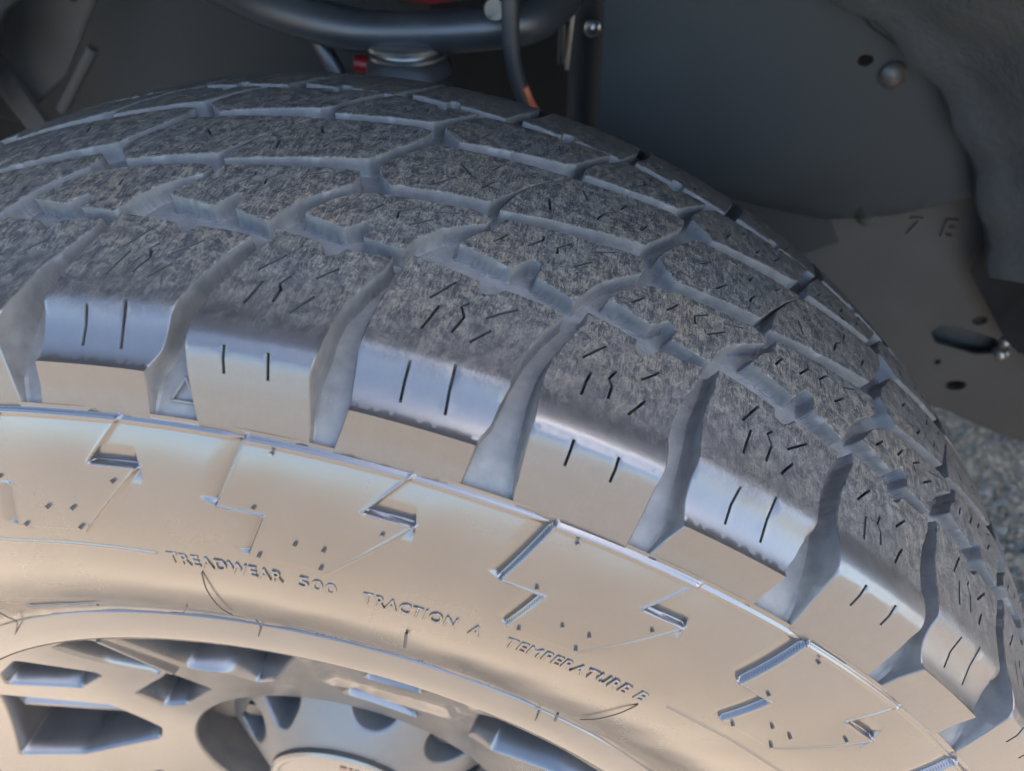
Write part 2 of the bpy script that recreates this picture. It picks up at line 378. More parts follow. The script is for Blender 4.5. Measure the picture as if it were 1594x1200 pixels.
def thick(poly, wd):
    """polyline -> thin closed polygon"""
    P = np.array(poly, float); d = np.gradient(P, axis=0); d /= np.linalg.norm(d, axis=1, keepdims=True) + 1e-9
    n = np.stack([-d[:, 1], d[:, 0]], -1) * wd / 2
    return np.concatenate([P + n, (P - n)[::-1]])
RM = 395. * D2R
def block(name, out_ps, sipes, kind, k, parent=tyre, fine=True):
    """out_ps: outline as (phase, s); sipes: polylines in (phase, s)"""
    o = np.array([(float(theta(a + k)) * RM, s) for a, s in out_ps])
    o = round_corners(o, .9)
    H = []
    for sp in sipes:
        q = np.array([(float(theta(a + k)) * RM, s) for a, s in sp])
        if len(q) == 2: q = np.array([q[0], q[0] * .5 + q[1] * .5 + rng.normal(0, .12, 2), q[1]])
        H.append(thick(q, .95))
    V, Tt, ring, hid, P, N = slab2d(o, H, 1.5, 1.6 if kind in 'SF' else 2.2, .32, {'S': (122.9, 123.42), 'F': (113.65, 114.25)}.get(kind, ()))
    def top(uv):
        u, s = uv[:, 0], uv[:, 1]; thv = u / RM
        h = (.10 * np.sin(u * .9 + s * .7 + k) * np.sin(s * .53 - u * .31) + rng.normal(0, .03, len(u))) * np.interp(s, [88, 101], [1, .05])
        if kind == 'S':
            h = h + np.where(s >= 123.2, 1.3 * np.clip((131 - s) / 7.6, 0, 1), 0)
        if kind == 'F':
            h = h - .35 * np.clip((s - 104) / 7, 0, 1) * np.clip((114.2 - s) / .5, 0, 1)
        return thv, s, h
    sc = kind == 'S'
    thv, s, h = top(V); verts = [surf(thv, s, h, sc)]; uvs = [V]; tris = [Tt]; mi = [np.zeros(len(Tt), int)]
    dust = [np.interp(s, [-109, -98, -90, 62, 74, 96, 105, 112], [0, .8, 1, .95, .72, .50, .30, 0])]; crack = [np.zeros(len(V))]
    n0 = len(V); quads = []; qmi = []; R_ = len(P); prev = np.array(ring)
    rows = [(0, .32, None), (.14, None, .45), (.32, None, .86), (1.2, None, 1.02), (2.4, None, 1.2)]
    for off, dh, f in rows:
        Q = P + N * off
        _, sq, hq = top(P)
        thq = Q[:, 0] / RM; sq2 = Q[:, 1]
        dd = depth(np.clip(P[:, 1], -124, 139))
        hh = hq - dh if dh is not None else -dd * f
        if f is not None: hh = np.minimum(hh, hq - .5)
        # walls of the hollowed corner start from the hollow itself
        sq2 = np.clip(sq2, -124, 139.2)
        if f is None: vv = surf(thq, sq2, hh, sc)
        else:
            fr_, fy_ = np.interp(sq2, _fs, _q[:, 0]), np.interp(sq2, _fs, _q[:, 1]); ta = thq * D2R
            vv = (1 - f) * surf(thq, sq2, hq - .3, sc) + f * np.stack([fr_ * np.sin(ta), fy_, fr_ * np.cos(ta)], -1)
        verts.append(vv); uvs.append(Q)
        dust.append(np.interp(np.abs(P[:, 1]), [90, 100, 109], [.6, .4, 0]) * (1 if f is None else 0)); crack.append(np.full(R_, 0 if f is None else min(1, f * 1.1)) * np.interp(P[:, 1], [-20, 30, 60, 95, 110], [0, .3, 1, .8, 0]))
        cur = n0 + np.arange(R_); n0 += R_
        quads.append(np.stack([prev, cur, np.roll(cur, -1), np.roll(prev, -1)], -1)); qmi.append(np.full(R_, 0 if f is None else 1)); prev = cur
    for hl in hid:
        hl = np.array(hl); Q = V[hl]; t2, s2, h2 = top(Q)
        verts.append(surf(t2, s2, h2 - np.minimum(4.5, depth(s2) * .7), sc)); uvs.append(Q); dust.append(np.zeros(len(hl))); crack.append(np.zeros(len(hl)))
        cur = n0 + np.arange(len(hl)); n0 += len(hl)
        quads.append(np.stack([hl, cur, np.roll(cur, -1), np.roll(hl, -1)], -1)); qmi.append(np.full(len(hl), 2))
        m = len(hl) // 2
        quads.append(np.array([[cur[i], cur[2 * m - 1 - i], cur[2 * m - 2 - i], cur[i + 1]] for i in range(m - 1)])); qmi.append(np.full(m - 1, 2))
    co = np.concatenate(verts); Q = np.concatenate(quads); T2 = np.concatenate(tris)
    uva = np.concatenate(uvs) * .001 + np.array([0, 0])
    return co, Q, T2, np.concatenate([np.concatenate(qmi), np.concatenate(mi)]), uva, np.concatenate(dust), np.concatenate(crack)
BM_ = [M['tread'], M['wall'], M['sipe']]
def add_block(name, out_ps, sipes, kind, k):
    co, Q, T2, mi, uva, du, cr = block(name, out_ps, sipes, kind, k)
    return link(name, mesh_np(name, co, Q, T2, BM_, uva, {'dust': du, 'crack': cr}, mi, True, 38), tyre)

def notch(edge_a, edge_b, n): return n
# --- one repeat of the pattern; phase 0..1 = one repeat round the tyre
SH_S = [(-.002, 67), (.120, 68.6), (.215, 70.2), (.212, 73.6), (.240, 75.2), (.270, 73.6), (.290, 70.6), (.40, 71.2), (.484, 72.2),
        (.435, 82), (.400, 92), (.383, 101), (.372, 110), (.366, 117), (.341, 122.6), (.340, 130), (.335, 138.2), (-.057, 138.2), (-.040, 131), (-.022, 123.2), (-.036, 117), (-.043, 110), (-.047, 100), (-.042, 88), (-.015, 76)]
SH_F = [(.545, 67.5), (.640, 69), (.715, 70.6), (.712, 74.2), (.742, 75.8), (.772, 74.2), (.792, 71), (.87, 71), (.945, 69.5),
        (.935, 76), (.893, 85), (.860, 95), (.853, 102), (.855, 109), (.848, 118), (.860, 127), (.873, 138.2), (.497, 138.2), (.478, 127), (.470, 121), (.465, 113), (.459, 105), (.463, 97), (.478, 90), (.515, 80), (.548, 72)]
R1_A = [(.116, 56), (.205, 58), (.293, 60.2), (.318, 56), (.345, 52.4), (.376, 54), (.372, 60.6), (.44, 62.8), (.503, 65), (.533, 58), (.582, 50), (.655, 42.5), (.700, 38), (.712, 33), (.700, 28.6), (.46, 32.5), (.226, 36.2), (.208, 43.5), (.162, 48)]
R1_B = [(.602, 58), (.68, 60), (.753, 62), (.785, 58.6), (.812, 56), (.840, 59), (.824, 64), (.90, 65), (.966, 66), (.993, 59), (1.052, 51), (1.135, 45), (1.178, 42), (1.188, 37.6), (1.118, 36.2), (.96, 38.4), (.829, 40), (.79, 41.2), (.735, 42.5), (.67, 48), (.628, 54)]
R2_A = [(.200, 32.2), (.46, 26.2), (.705, 19.8), (.745, 13), (.80, 4), (.848, -5), (.862, -13.5), (.80, -14.6), (.60, -10.8), (.400, -7.2), (.320, 4), (.244, 17)]
R2_B = [(.828, 34), (1.0, 31), (1.163, 28.6), (1.225, 18), (1.30, 6), (1.385, -5), (1.392, -7.6), (1.18, -5.4), (.945, -2.2), (.900, -1.5), (.86, 5), (.80, 14), (.757, 23.5), (.790, 30)]
R3_A = [(.985, -9), (1.17, -14), (1.375, -19), (1.418, -23), (1.45, -31), (1.51, -43), (1.555, -51), (1.48, -50), (1.38, -48.5), (1.365, -43), (1.335, -43), (1.325, -47.5), (1.17, -46), (1.03, -45), (.965, -36), (.91, -25), (.90, -19)]
R3_B = [(.452, -15), (.62, -18), (.845, -23), (.895, -31), (.955, -40), (.995, -47), (.93, -46.6), (.86, -46), (.85, -41), (.82, -41), (.81, -45.5), (.66, -48.5), (.610, -50), (.55, -40), (.482, -28), (.450, -20)]
S4_A = [(.165, -55), (.25, -53.5), (.335, -51.5), (.34, -56), (.365, -57), (.39, -56), (.393, -53), (.47, -51.5), (.595, -50), (.635, -62), (.685, -76), (.71, -92), (.71, -108), (.71, -118), (.28, -118), (.28, -108), (.27, -92), (.24, -76), (.20, -64)]
S4_B = [(a + .5, s - 1.2) for a, s in S4_A]
SI_S = [[(.150, 73.5), (.092, 83)], [(.126, 84.5), (.100, 95)], [(.205, 80.5), (.186, 82.8), (.203, 86.5), (.182, 93.5)], [(.345, 77), (.262, 84.5)], [(.288, 88.5), (.238, 95)],
        [(.102, 105.6), (.102, 112), (.106, 118.2)], [(.222, 103), (.226, 111), (.234, 118.2)]]
SI_F = [[(.624, 78.5), (.560, 86.5)], [(.594, 90.5), (.576, 99.5)], [(.668, 86.5), (.648, 90.5), (.661, 92.8), (.655, 97.5)], [(.768, 92.8), (.720, 100)], [(.80, 80), (.745, 86)],
        [(.583, 113.2), (.588, 121.3)], [(.716, 113.2), (.724, 121)]]
SI_1A = [[(.358, 38.5), (.362, 41), (.318, 47)], [(.452, 37.5), (.412, 42.5), (.416, 46)], [(.600, 33), (.525, 37.5)], [(.530, 43), (.475, 49)], [(.25, 44), (.215, 50)]]
SI_1B = [[(.839, 45.6), (.797, 51.5)], [(.948, 43.6), (.898, 47.6), (.903, 51.5)], [(1.085, 40.6), (1.009, 43.6)], [(1.017, 47.6), (.947, 53.6)], [(.72, 50), (.675, 55.5)]]
SI_2A = [[(.36, 22), (.345, 14)], [(.52, 17), (.545, 10), (.575, 7)], [(.60, 3), (.625, -4)], [(.48, 6), (.45, -1)], [(.68, 12), (.71, 5)]]
SI_2B = [[(.98, 26), (1.03, 19)], [(1.02, 8), (1.072, 15)], [(1.12, 22), (1.155, 15)], [(1.155, 2), (1.13, 8)], [(.92, 15), (.965, 9)], [(1.25, 3), (1.285, -2)]]
SI_3A = [[(1.05, -18), (1.08, -26)], [(1.20, -22), (1.23, -29)], [(1.30, -27), (1.34, -34), (1.33, -37)], [(1.15, -34), (1.18, -40)]]
SI_3B = [[(.52, -22), (.56, -29)], [(.66, -25), (.70, -32), (.69, -35)], [(.77, -27), (.80, -33)], [(.63, -37), (.66, -42)]]
SI_4 = [[(.27, -62), (.30, -70)], [(.45, -60), (.48, -68)], [(.38, -76), (.42, -84)]]
PATTERN = [('shoulder_block', SH_S, SI_S, 'S'), ('shoulder_block', SH_F, SI_F, 'F'), ('tread_block', R1_A, SI_1A, 'T'), ('tread_block', R1_B, SI_1B, 'T'),
           ('centre_block', R2_A, SI_2A, 'T'), ('centre_block', R2_B, SI_2B, 'T'), ('tread_block', R3_A, SI_3A, 'T'), ('tread_block', R3_B, SI_3B, 'T'),
           ('shoulder_block', S4_A, SI_4, 'T'), ('shoulder_block', S4_B, [[(a + .5, s) for a, s in q] for q in SI_4], 'T')]
for k in range(-3, 6):
    for nm, o, si, kd in PATTERN: add_block(nm, o, si, kd, k)
# the rest of the tread, out of the photograph, in one piece (one repeat turned round the axle)
acc = [[], [], [], [], [], [], []]; base = 0
proto = [block(nm, o, [], kd, 6, fine=False) for nm, o, si, kd in PATTERN]
for j in range(16):
    a = j * 14.31 * D2R; c_, s_ = math.cos(a), math.sin(a)
    for co, Q, T2, mi, uva, du, cr in proto:
        c2 = co.copy(); c2[:, 0] = co[:, 0] * c_ + co[:, 2] * s_; c2[:, 2] = -co[:, 0] * s_ + co[:, 2] * c_
        acc[0].append(c2); acc[1].append(Q + base); acc[2].append(T2 + base); acc[3].append(mi[:len(Q)]); acc[4].append(uva); acc[5].append(du); acc[6].append(mi[len(Q):]); base += len(co)
me = mesh_np('tread_remainder', np.concatenate(acc[0]), np.concatenate(acc[1]), np.concatenate(acc[2]), BM_, np.concatenate(acc[4]), {'dust': np.concatenate(acc[5]), 'crack': np.zeros(base)},
             np.concatenate(acc[3] + acc[6]), True, 38)
o = link('tread_remainder', me, tyre); o['kind'] = 'stuff'

# --- outer sidewall as a fine relief: rim rib, lightning-shaped panels, ring line, bead crease
th = np.concatenate([np.arange(-22, 60, .055), np.arange(60, 338, .8)])
ss = np.concatenate([np.arange(136.2, 192, .33), np.arange(192, 296, 1.3)])
T, S_ = np.meshgrid(th, ss); Hh = np.zeros_like(T)
PV = [(0, 137.6), (-1.37, 162.2), (1.07, 162.4), (.16, 179.5), (4.5, 179.5), (8.4, 153.2), (5.8, 153.5), (7.68, 137.6)]
PB = [-7.3, 6.38, 20.95, 35.55, 50.1] + [50.1 + 14.41 * i for i in range(1, 21)]
RAMP = {0: (7.5, 2.0), 2: (6.0, 1.5), 5: (6.5, 2.1)}; RIDGE = {0: .3, 1: .6, 2: .3, 3: .12, 4: .6, 5: .3, 6: .6}
for tb in PB:
    pv = [(a * D2R * r_of(s) * 1000, s) for a, s in PV]
    dT = (T - tb + 180) % 360 - 180
    cols = np.where((np.abs(dT[0] - 3.5) < 8.5))[0]; rows = np.where((ss < 190))[0]
    ix = np.ix_(rows, cols); X = dT[ix] * D2R * r_of(S_[ix]) * 1000; Y = S_[ix]
    ins = pip(X, Y, pv); hh = np.zeros_like(X); dmin = np.full(X.shape, 99.)
    for e in range(8):
        d, t, sg = seg_dist(X, Y, pv[e], pv[(e + 1) % 8])
        if e != 7: dmin = np.minimum(dmin, d)
    sdf = np.where(ins, -dmin, dmin)
    hh += .8 * np.clip(.5 - sdf / .55, 0, 1)
    for e, (wd, dp) in RAMP.items():
        d, t, sg = seg_dist(X, Y, pv[e], pv[(e + 1) % 8])
        m = ~ins & (t > -.02) & (t < 1.02)
        q = np.clip(1 - d / wd, 0, 1)
        hh -= np.where(m, dp * q ** 1.6, 0) * np.clip(d / .35, 0, 1) * np.clip(t / .03, 0, 1) * np.clip((1 - t) / .05, 0, 1)
    for e, a in RIDGE.items():
        d, t, sg = seg_dist(X, Y, pv[e], pv[(e + 1) % 8])
        hh += a * np.exp(-(d / .48) ** 2)
    Hh[ix] += hh
Hh += .65 * np.exp(-((S_ - 138.9) / .75) ** 2)                                   # rim rib
tt = (T + 180) % 360 - 180
Hh += .6 * np.exp(-((S_ - 187) / .55) ** 2) * (((tt < .9) | (tt > 32.7)) & (np.abs(tt) < 120))
Hh -= .9 / (1 + np.exp(-(S_ - 240) / .8)) - .35 * np.exp(-((S_ - 238.5) / 1.2) ** 2)
Hh += .05 * np.sin(T * 1.3 + S_ * .13) + .12 * np.sin(T * .6 + S_ * .07)
co = surf(T, S_, Hh).reshape(-1, 3)
uvw = np.stack([(T * D2R * .36).ravel(), S_.ravel() * .001], -1)
link('sidewall', mesh_np('sidewall', co, grid_quads(len(ss), len(th), True), mats=[M['side']], uv=uvw), tyre)

# --- raised lettering
def word(txt, th0, th1, s_top, s_bot, hgt=.55, name='lettering', mat='letter'):
    cu = bpy.data.curves.new(name, 'FONT'); cu.body = txt; cu.size = 1; cu.extrude = .05; cu.bevel_depth = .03; cu.bevel_resolution = 1; cu.space_character = 1.12; cu.resolution_u = 4; cu.offset = -.012
    ob = bpy.data.objects.new('tmp', cu); col.objects.link(ob); bpy.context.view_layer.update()
    me = bpy.data.meshes.new_from_object(ob.evaluated_get(bpy.context.evaluated_depsgraph_get()))
    bpy.data.objects.remove(ob); bpy.data.curves.remove(cu)
    n = len(me.vertices); v = np.empty(n * 3, np.float32); me.vertices.foreach_get('co', v); v = v.reshape(-1, 3)
    x0, x1 = v[:, 0].min(), v[:, 0].max(); y0, y1 = 0, .70
    thv = th0 + (v[:, 0] - x0) / (x1 - x0) * (th1 - th0); sv = s_bot + (v[:, 1] - y0) / (y1 - y0) * (s_top - s_bot)
    hv = (v[:, 2] / .08) * hgt
    me.vertices.foreach_set('co', surf(thv, sv, hv).astype(np.float32).ravel()); me.update()
    me.materials.clear(); me.materials.append(M[mat])
    me.name = name
    return link(name, me, tyre)
def tph(a): return float(theta(a))
word('TREADWEAR', tph(.312), tph(.806), 185.2, 190.6)
word('500', tph(.872), tph(1.030), 185.0, 190.4)
word('TRACTION', tph(1.128), tph(1.492), 185.0, 190.4)
word('A', tph(1.545), tph(1.592), 185.0, 190.4)
word('TEMPERATURE', tph(1.692), tph(2.225), 185.0, 190.4)
word('B', tph(2.268), tph(2.315), 185.0, 190.4)
# vent nubs left by the mould
nub = None
def cyl_mesh(name, r, h, mat, n=8, r2=None):
    a = np.arange(n) * 2 * math.pi / n; r2 = r if r2 is None else r2
    co = np.concatenate([np.stack([r * np.cos(a), r * np.sin(a), 0 * a], -1), np.stack([r2 * np.cos(a), r2 * np.sin(a), 0 * a + h], -1)])
    i = np.arange(n); q = np.stack([i, (i + 1) % n, n + (i + 1) % n, n + i], -1)
    return mesh_np(name, co, q, mats=[mat], polys=[list(range(n, 2 * n))], sharp=40)
nubm = cyl_mesh('vent_nub', .0007, .0017, M['letter'], 8, .0006)
def on_surface(o, th_, s_, h=0., tilt=None):
    p = surf(th_, s_, h); e = 1e-2
    n = surf(th_, s_, h + 1.) - p; t = surf(th_ + e, s_, h) - p
    n = Vector(n).normalized(); t = Vector(t).normalized(); u = n.cross(t)
    o.matrix_world = Matrix(((t.x, u.x, n.x, p[0]), (t.y, u.y, n.y, p[1]), (t.z, u.z, n.z, p[2]), (0, 0, 0, 1)))
NUBS = [(.55, 160), (.85, 178), (2.75, 170.2), (4.3, 170), (4.25, 177.6), (7.0, 158.6), (1.2, 141.5)]
for tb in PB[:5]:
    for a, s in NUBS:
        o = link('vent_nub', nubm, tyre); on_surface(o, tb + a + random.uniform(-.06, .06), s, .3)
# rubber whiskers near the bead
def tube(name, pts, rad, mat, parent=None, n=8, cap=True, rads=None):
    P = [Vector(p) for p in pts]; co = []; N_ = len(P); up = Vector((.3, .2, .9))
    for i, p in enumerate(P):
        d = (P[min(i + 1, N_ - 1)] - P[max(i - 1, 0)]).normalized(); a = d.cross(up)
        if a.length < 1e-3: a = d.cross(Vector((1, 0, 0)))
        a.normalize(); c = d.cross(a); r = rads[i] if rads else rad
        for k in range(n): co.append(p + (a * math.cos(2 * math.pi * k / n) + c * math.sin(2 * math.pi * k / n)) * r)
    polys = [list(range(n))[::-1], list(range((N_ - 1) * n, N_ * n))] if cap else None
    return link(name, mesh_np(name, [tuple(v) for v in co], grid_quads(N_, n, True), mats=[mat], polys=polys, sharp=45), parent)
def spline(pts, n=12):
    P = [np.array(p, float) for p in pts]; o = []
    for i in range(len(P) - 1):
        a, c, d, e = P[max(i - 1, 0)], P[i], P[i + 1], P[min(i + 2, len(P) - 1)]
        for t in np.linspace(0, 1, n, endpoint=False): o.append(.5 * (2 * c + (d - a) * t + (2 * a - 5 * c + 4 * d - e) * t * t + (3 * c - a - 3 * d + e) * t ** 3))
    o.append(P[-1]); return [tuple(v) for v in o]
WH = [[(3.3, 194, .3), (3.2, 204, 1.2), (3.1, 219, 1.4), (3.2, 231, 1.0)], [(31.35, 193, .3), (31.2, 202, 1.2), (31.25, 216, 1.4), (31.5, 229, 1.0)],
      [(-24.7, 252, .3), (-26, 260, 1.2), (-26.9, 267, 1.6), (-30.6, 276, 1.6)], [(4.4, 241, .3), (3.0, 265, 1.4), (2.2, 276, 1.8), (1.9, 285, 2.4)], [(31.9, 267, .5), (32.6, 274, 1.6), (33.4, 283, 2.4)],
      [(16.1, 203, .3), (16.3, 209, 3.0)], [(31.4, 247, .3), (32.2, 254, 3.0)], [(-4.8, 255, 1.2), (-2.4, 246, 1.2), (-.6, 232, .3)]]
for q in WH:
    tube('rubber_whisker', spline([tuple(surf(a, s, h)) for a, s, h in q], 6), .00026 if len(q) > 2 else .0006, M['black'], tyre, 5)
# tiny moulded marks along the bead, too small to read
mv = []; mq = []; n0 = 0
for t0, t1, nn_, s0 in ((-20.8, -12.6, 17, 254), (7, 19.5, 20, 255)):
    for i in range(nn_):
        a = t0 + (t1 - t0) * (i + .5) / nn_; lean = random.choice((-.12, 0, .1)); w_ = random.choice((.07, .10)); l_ = random.uniform(1.0, 1.8)
        for sgn in random.choice(((0,), (-1, 1), (-1, 1))):
            q = [(a + sgn * .14 - w_, s0 - l_, 0), (a + sgn * .14 + w_, s0 - l_, 0), (a + sgn * .14 + w_ + lean, s0 + l_, 0), (a + sgn * .14 - w_ + lean, s0 + l_, 0)]
            for h in (-.3, .35): mv += [tuple(surf(x, y, h)) for x, y, _ in q]
            mq += [[n0 + 4, n0 + 5, n0 + 6, n0 + 7]] + [[n0 + k_, n0 + (k_ + 1) % 4, n0 + 4 + (k_ + 1) % 4, n0 + 4 + k_] for k_ in range(4)]; n0 += 8
o = link('bead_marks', mesh_np('bead_marks', mv, mq, mats=[M['letter']], smooth=False), tyre); o['kind'] = 'stuff'
# wear-indicator triangle in a shoulder groove
tri = [(3.20, 126.2), (3.78, 132.6), (2.62, 132.6)]
q = []
for i in range(3):
    a, c = tri[i], tri[(i + 1) % 3]; q += [(a[0] + (c[0] - a[0]) * t, a[1] + (c[1] - a[1]) * t, -float(depth(a[1] + (c[1] - a[1]) * t)) + .25) for t in np.linspace(0, 1, 6, endpoint=False)]
tube('wear_mark', [tuple(surf(a, s, h)) for a, s, h in q + [q[0]]], .0005, M['wall'], tyre, 6, False)

# ------------------------------------------------------------------ wheel
wheel = thing('alloy_wheel', 'satin dark alloy wheel with angular cut-out windows inside the tyre', 'wheel')
revolve('rim', [(.2180, -.100), (.2400, -.1060), (.2402, -.1112), (.2396, -.1132), (.2386, -.1146), (.2365, -.1151), (.2310, -.1159), (.2240, -.1168), (.2222, -.1165), (.2215, -.1150), (.2210, -.105), (.2195, -.06), (.2080, -.03), (.2040, .03), (.2150, .10), (.232, .118)], M['wheel'], wheel, 240, 28)
def yface(r): return -.1162 + (.2215 - r) * .30
def PA(r, a): return (r * math.sin(a * D2R), r * math.cos(a * D2R))
W_VIS = [[(217, -29.3), (221.0, -25), (220.4, -20.6), (199, -20.5), (176, -21.6), (170, -24.0), (160, -27.9), (189, -30.1)],
         [(220, -18.4), (220, -10), (220, -2), (219.5, 6.0), (180, 1.5), (146, -4.6), (137, -10.5), (157, -13.5), (168, -19.0), (196, -18.5)],
         [(214, -45.5), (217, -38.0), (181, -35.8), (175, -37.1), (174, -46.6), (208, -50)],
         [(163, -24.9), (125, -28.3), (116, -48), (127, -52.3), (149, -45.5), (156, -30.1)],
         [(208, -54.8), (154, -54.8), (121, -70), (122, -78.1), (170, -84.5), (205, -82)],
         [(219, 12.6), (219, 21.8), (192, 21.7), (189, 13.3)],
         [(163, 7.9), (164, 11.9), (155, 25.6), (134, 26.6), (143, 9.5)],
         [(212, 28.0), (219, 29.6), (219.5, 38.8), (219.5, 55), (205, 60), (176, 52), (142, 45.1), (149, 36.3)]]
W_SEC = [[(219, -18), (220, -10), (220, -2), (219.5, 6.0), (180, 2), (146, -4.6), (137, -10.5), (157, -15), (196, -18)], [(219, 12.6), (219, 21.8), (192, 21.7), (189, 13.3)], [(163, 7.9), (164, 11.9), (155, 25.6), (134, 26.6), (143, 9.5)]]
holes = []
for wv in W_VIS: holes.append(resample(round_corners(np.array([PA(*v) for v in wv]), 3.5), 3.0))
for kk in range(2, 5):
    for wv in W_SEC: holes.append(resample(round_corners(np.array([PA(r, a + 60 * kk - 5) for r, a in wv]), 3.5), 4.0))
bowl = np.array([PA(103, a) for a in np.arange(0, 360, 3)])
outer = np.array([PA(221.2, a) for a in np.arange(0, 360, 2)])
PANEL = np.array([PA(*v) for v in [(223, 7.2), (166, 7.4), (160, 17), (172, 28.2), (223, 26.8)]])
V, Tt, ring, hid, P, N = slab2d(outer, holes + [bowl], 6, 4.0, .01)
def face_y(xy):
    r = np.hypot(xy[:, 0], xy[:, 1]) / 1000; y = yface(r)
    d = np.full(len(xy), 99.)
    for i in range(len(PANEL)): d = np.minimum(d, seg_dist(xy[:, 0], xy[:, 1], PANEL[i], PANEL[(i + 1) % len(PANEL)])[0])
    ins = pip(xy[:, 0], xy[:, 1], PANEL)
    return y + np.where(ins, np.clip(d / 2.5, 0, 1) * .0030, 0)
def xz(xy, y): return np.stack([xy[:, 0] / 1000, y, xy[:, 1] / 1000], -1)
verts = [xz(V, face_y(V))]; n0 = len(V); quads = []
for hi_, hl in enumerate(hid):
    hl = np.array(hl); Q = V[hl]; nn = normals2d(Q)        # holes are CW: miters point into the hole
    prev = hl
    isb = hi_ == len(hid) - 1
    for off, dy in ((-.0, .0), (.7, .0006), (1.4, .0022), (1.8, .010), (2.4, .030)) if not isb else ((0, 0), (-1.0, .0008), (-1.6, .003), (-2.0, .05)):
        rh = Q / (np.linalg.norm(Q, axis=1, keepdims=True) + 1e-9); bw = np.clip((nn * rh).sum(1), 0, 1); bw = np.convolve(np.concatenate([bw[-4:], bw, bw[:4]]), np.ones(9) / 9, 'valid')[:, None]
        Q2 = Q + nn * off * ((1 + (2.6 * bw if dy > .003 else 0)) if not isb else -1)
        verts.append(xz(Q2, face_y(Q) + dy)); cur = n0 + np.arange(len(Q)); n0 += len(Q)
        quads.append(np.stack([prev, np.roll(prev, -1), np.roll(cur, -1), cur], -1)); prev = cur
link('spoke_face', mesh_np('spoke_face', np.concatenate(verts), np.concatenate(quads)[:, ::-1], Tt, [M['wheel']], sharp=50), wheel)
# recessed rib between the two parts of the long window
def bar(name, p0, p1, w_, t, mat, parent, bev=.3):
    p0, p1 = Vector(p0), Vector(p1); d = (p1 - p0).normalized(); a = d.cross(Vector((0, 1, 0))).normalized(); n = a.cross(d).normalized()
    prof = [(-w_ / 2, 0), (-w_ / 2 + bev * w_, -t * bev), (w_ / 2 - bev * w_, -t * bev), (w_ / 2, 0), (w_ / 2, t), (-w_ / 2, t)]
    co = [tuple(p + a * x + Vector((0, 1, 0)) * y) for p in (p0, p1) for x, y in prof]; m = len(prof)
    q = [(i, (i + 1) % m, m + (i + 1) % m, m + i) for i in range(m)]
    return link(name, mesh_np(name, co, q, mats=[mat], polys=[list(range(m))[::-1], list(range(m, 2 * m))], sharp=30), parent)
def W3(r, a, y): return (r * math.sin(a * D2R) / 1000, y, r * math.cos(a * D2R) / 1000)
bar('spoke_rib', W3(219, -19.6, -.1105), W3(168, -21.0, -.0975), .006, .02, M['wheel'], wheel)
bar('spoke_rib', W3(215, -66, -.098), W3(126, -72, -.070), .010, .02, M['wheel'], wheel)
# hub cone with pockets, cap, lug nuts
POCK = [[(87, -42), (87, -28), (87, -15.5), (68.6, -19.7), (59.5, -29.2), (57.5, -35), (60.5, -41)], [(87, 5.4), (87, 17.3), (87, 30.3), (69.6, 31), (62, 24.1), (62, 14.2), (68.2, 7.7)],
        [(80, -76), (80, -52), (69, -49), (59.5, -56), (59.5, -72), (66, -80)], [(87, 50), (87, 78), (70, 76), (62.6, 68), (62.6, 57), (70, 49)]] + \
       [[(87, c - 12), (87, c + 12), (69, c + 12), (62, c + 6), (62, c - 6), (69, c - 12)] for c in (105, 150, 195, 240)]
hp = [resample(round_corners(np.array([PA(*v) for v in q]), 5), 3) for q in POCK]
V, Tt, ring, hid, P, N = slab2d(np.array([PA(100.5, a) for a in np.arange(0, 360, 3)]), hp, 5, 3.5, .01)
def yhub(r): return np.interp(r, [0, .046, .050, .10, .11], [-.0870, -.0866, -.0850, -.047, -.042])
verts = [xz(V, yhub(np.hypot(V[:, 0], V[:, 1]) / 1000))]; n0 = len(V); quads = []
for hl in hid:
    hl = np.array(hl); Q = V[hl]; nn = normals2d(Q); prev = hl
    for off, dy in ((.5, .0006), (.9, .002), (1.2, .016), (1.6, .034)):
        verts.append(xz(Q + nn * off, yhub(np.hypot(Q[:, 0], Q[:, 1]) / 1000) + dy)); cur = n0 + np.arange(len(Q)); n0 += len(Q)
        quads.append(np.stack([prev, np.roll(prev, -1), np.roll(cur, -1), cur], -1)); prev = cur
hubo = link('hub_cone', mesh_np('hub_cone', np.concatenate(verts), np.concatenate(quads)[:, ::-1], Tt, [M['hub']], sharp=50), wheel)
cap = revolve('centre_cap', [(.0490, -.084), (.0488, -.0885), (.0470, -.0900), (.0440, -.0903), (.0425, -.0896), (.030, -.0905), (.0, -.0912)], M['wheel'], wheel, 96, 25)
for a0, wd in ((6, 7), (15, 4), (21, 6), (29, 5)):
    q = []
    for r in (37.5, 32.5):
        for t in np.linspace(0, 1, 4): q.append(W3(r, a0 + wd * t, -.0905))
    link('cap_print', mesh_np('cap_print', q, grid_quads(2, 4), mats=[M['redink']]), cap)
for c in (-65, 62, 105, 150, 195, 240):
    x, _, z = W3(73, c, 0); o = link('lug_nut', cyl_mesh('lug_nut', .0105, .022, M['steel_dark'], 6, .0085), wheel)
    o.matrix_world = Matrix.Translation((x, -.040, z)) @ Matrix.Rotation(math.pi / 2, 4, 'X')
o = link('valve_tag', cyl_mesh('valve_tag', .0035, .004, M['brass'], 10), wheel); o.matrix_world = Matrix.Translation(W3(84, 57, -.052)) @ Matrix.Rotation(math.pi / 2, 4, 'X')
# balance weight on the barrel
bar('balance_weight', W3(216.5, -11.2, -.088), W3(216.5, -6.8, -.088), .006, .012, M['hub'], wheel)
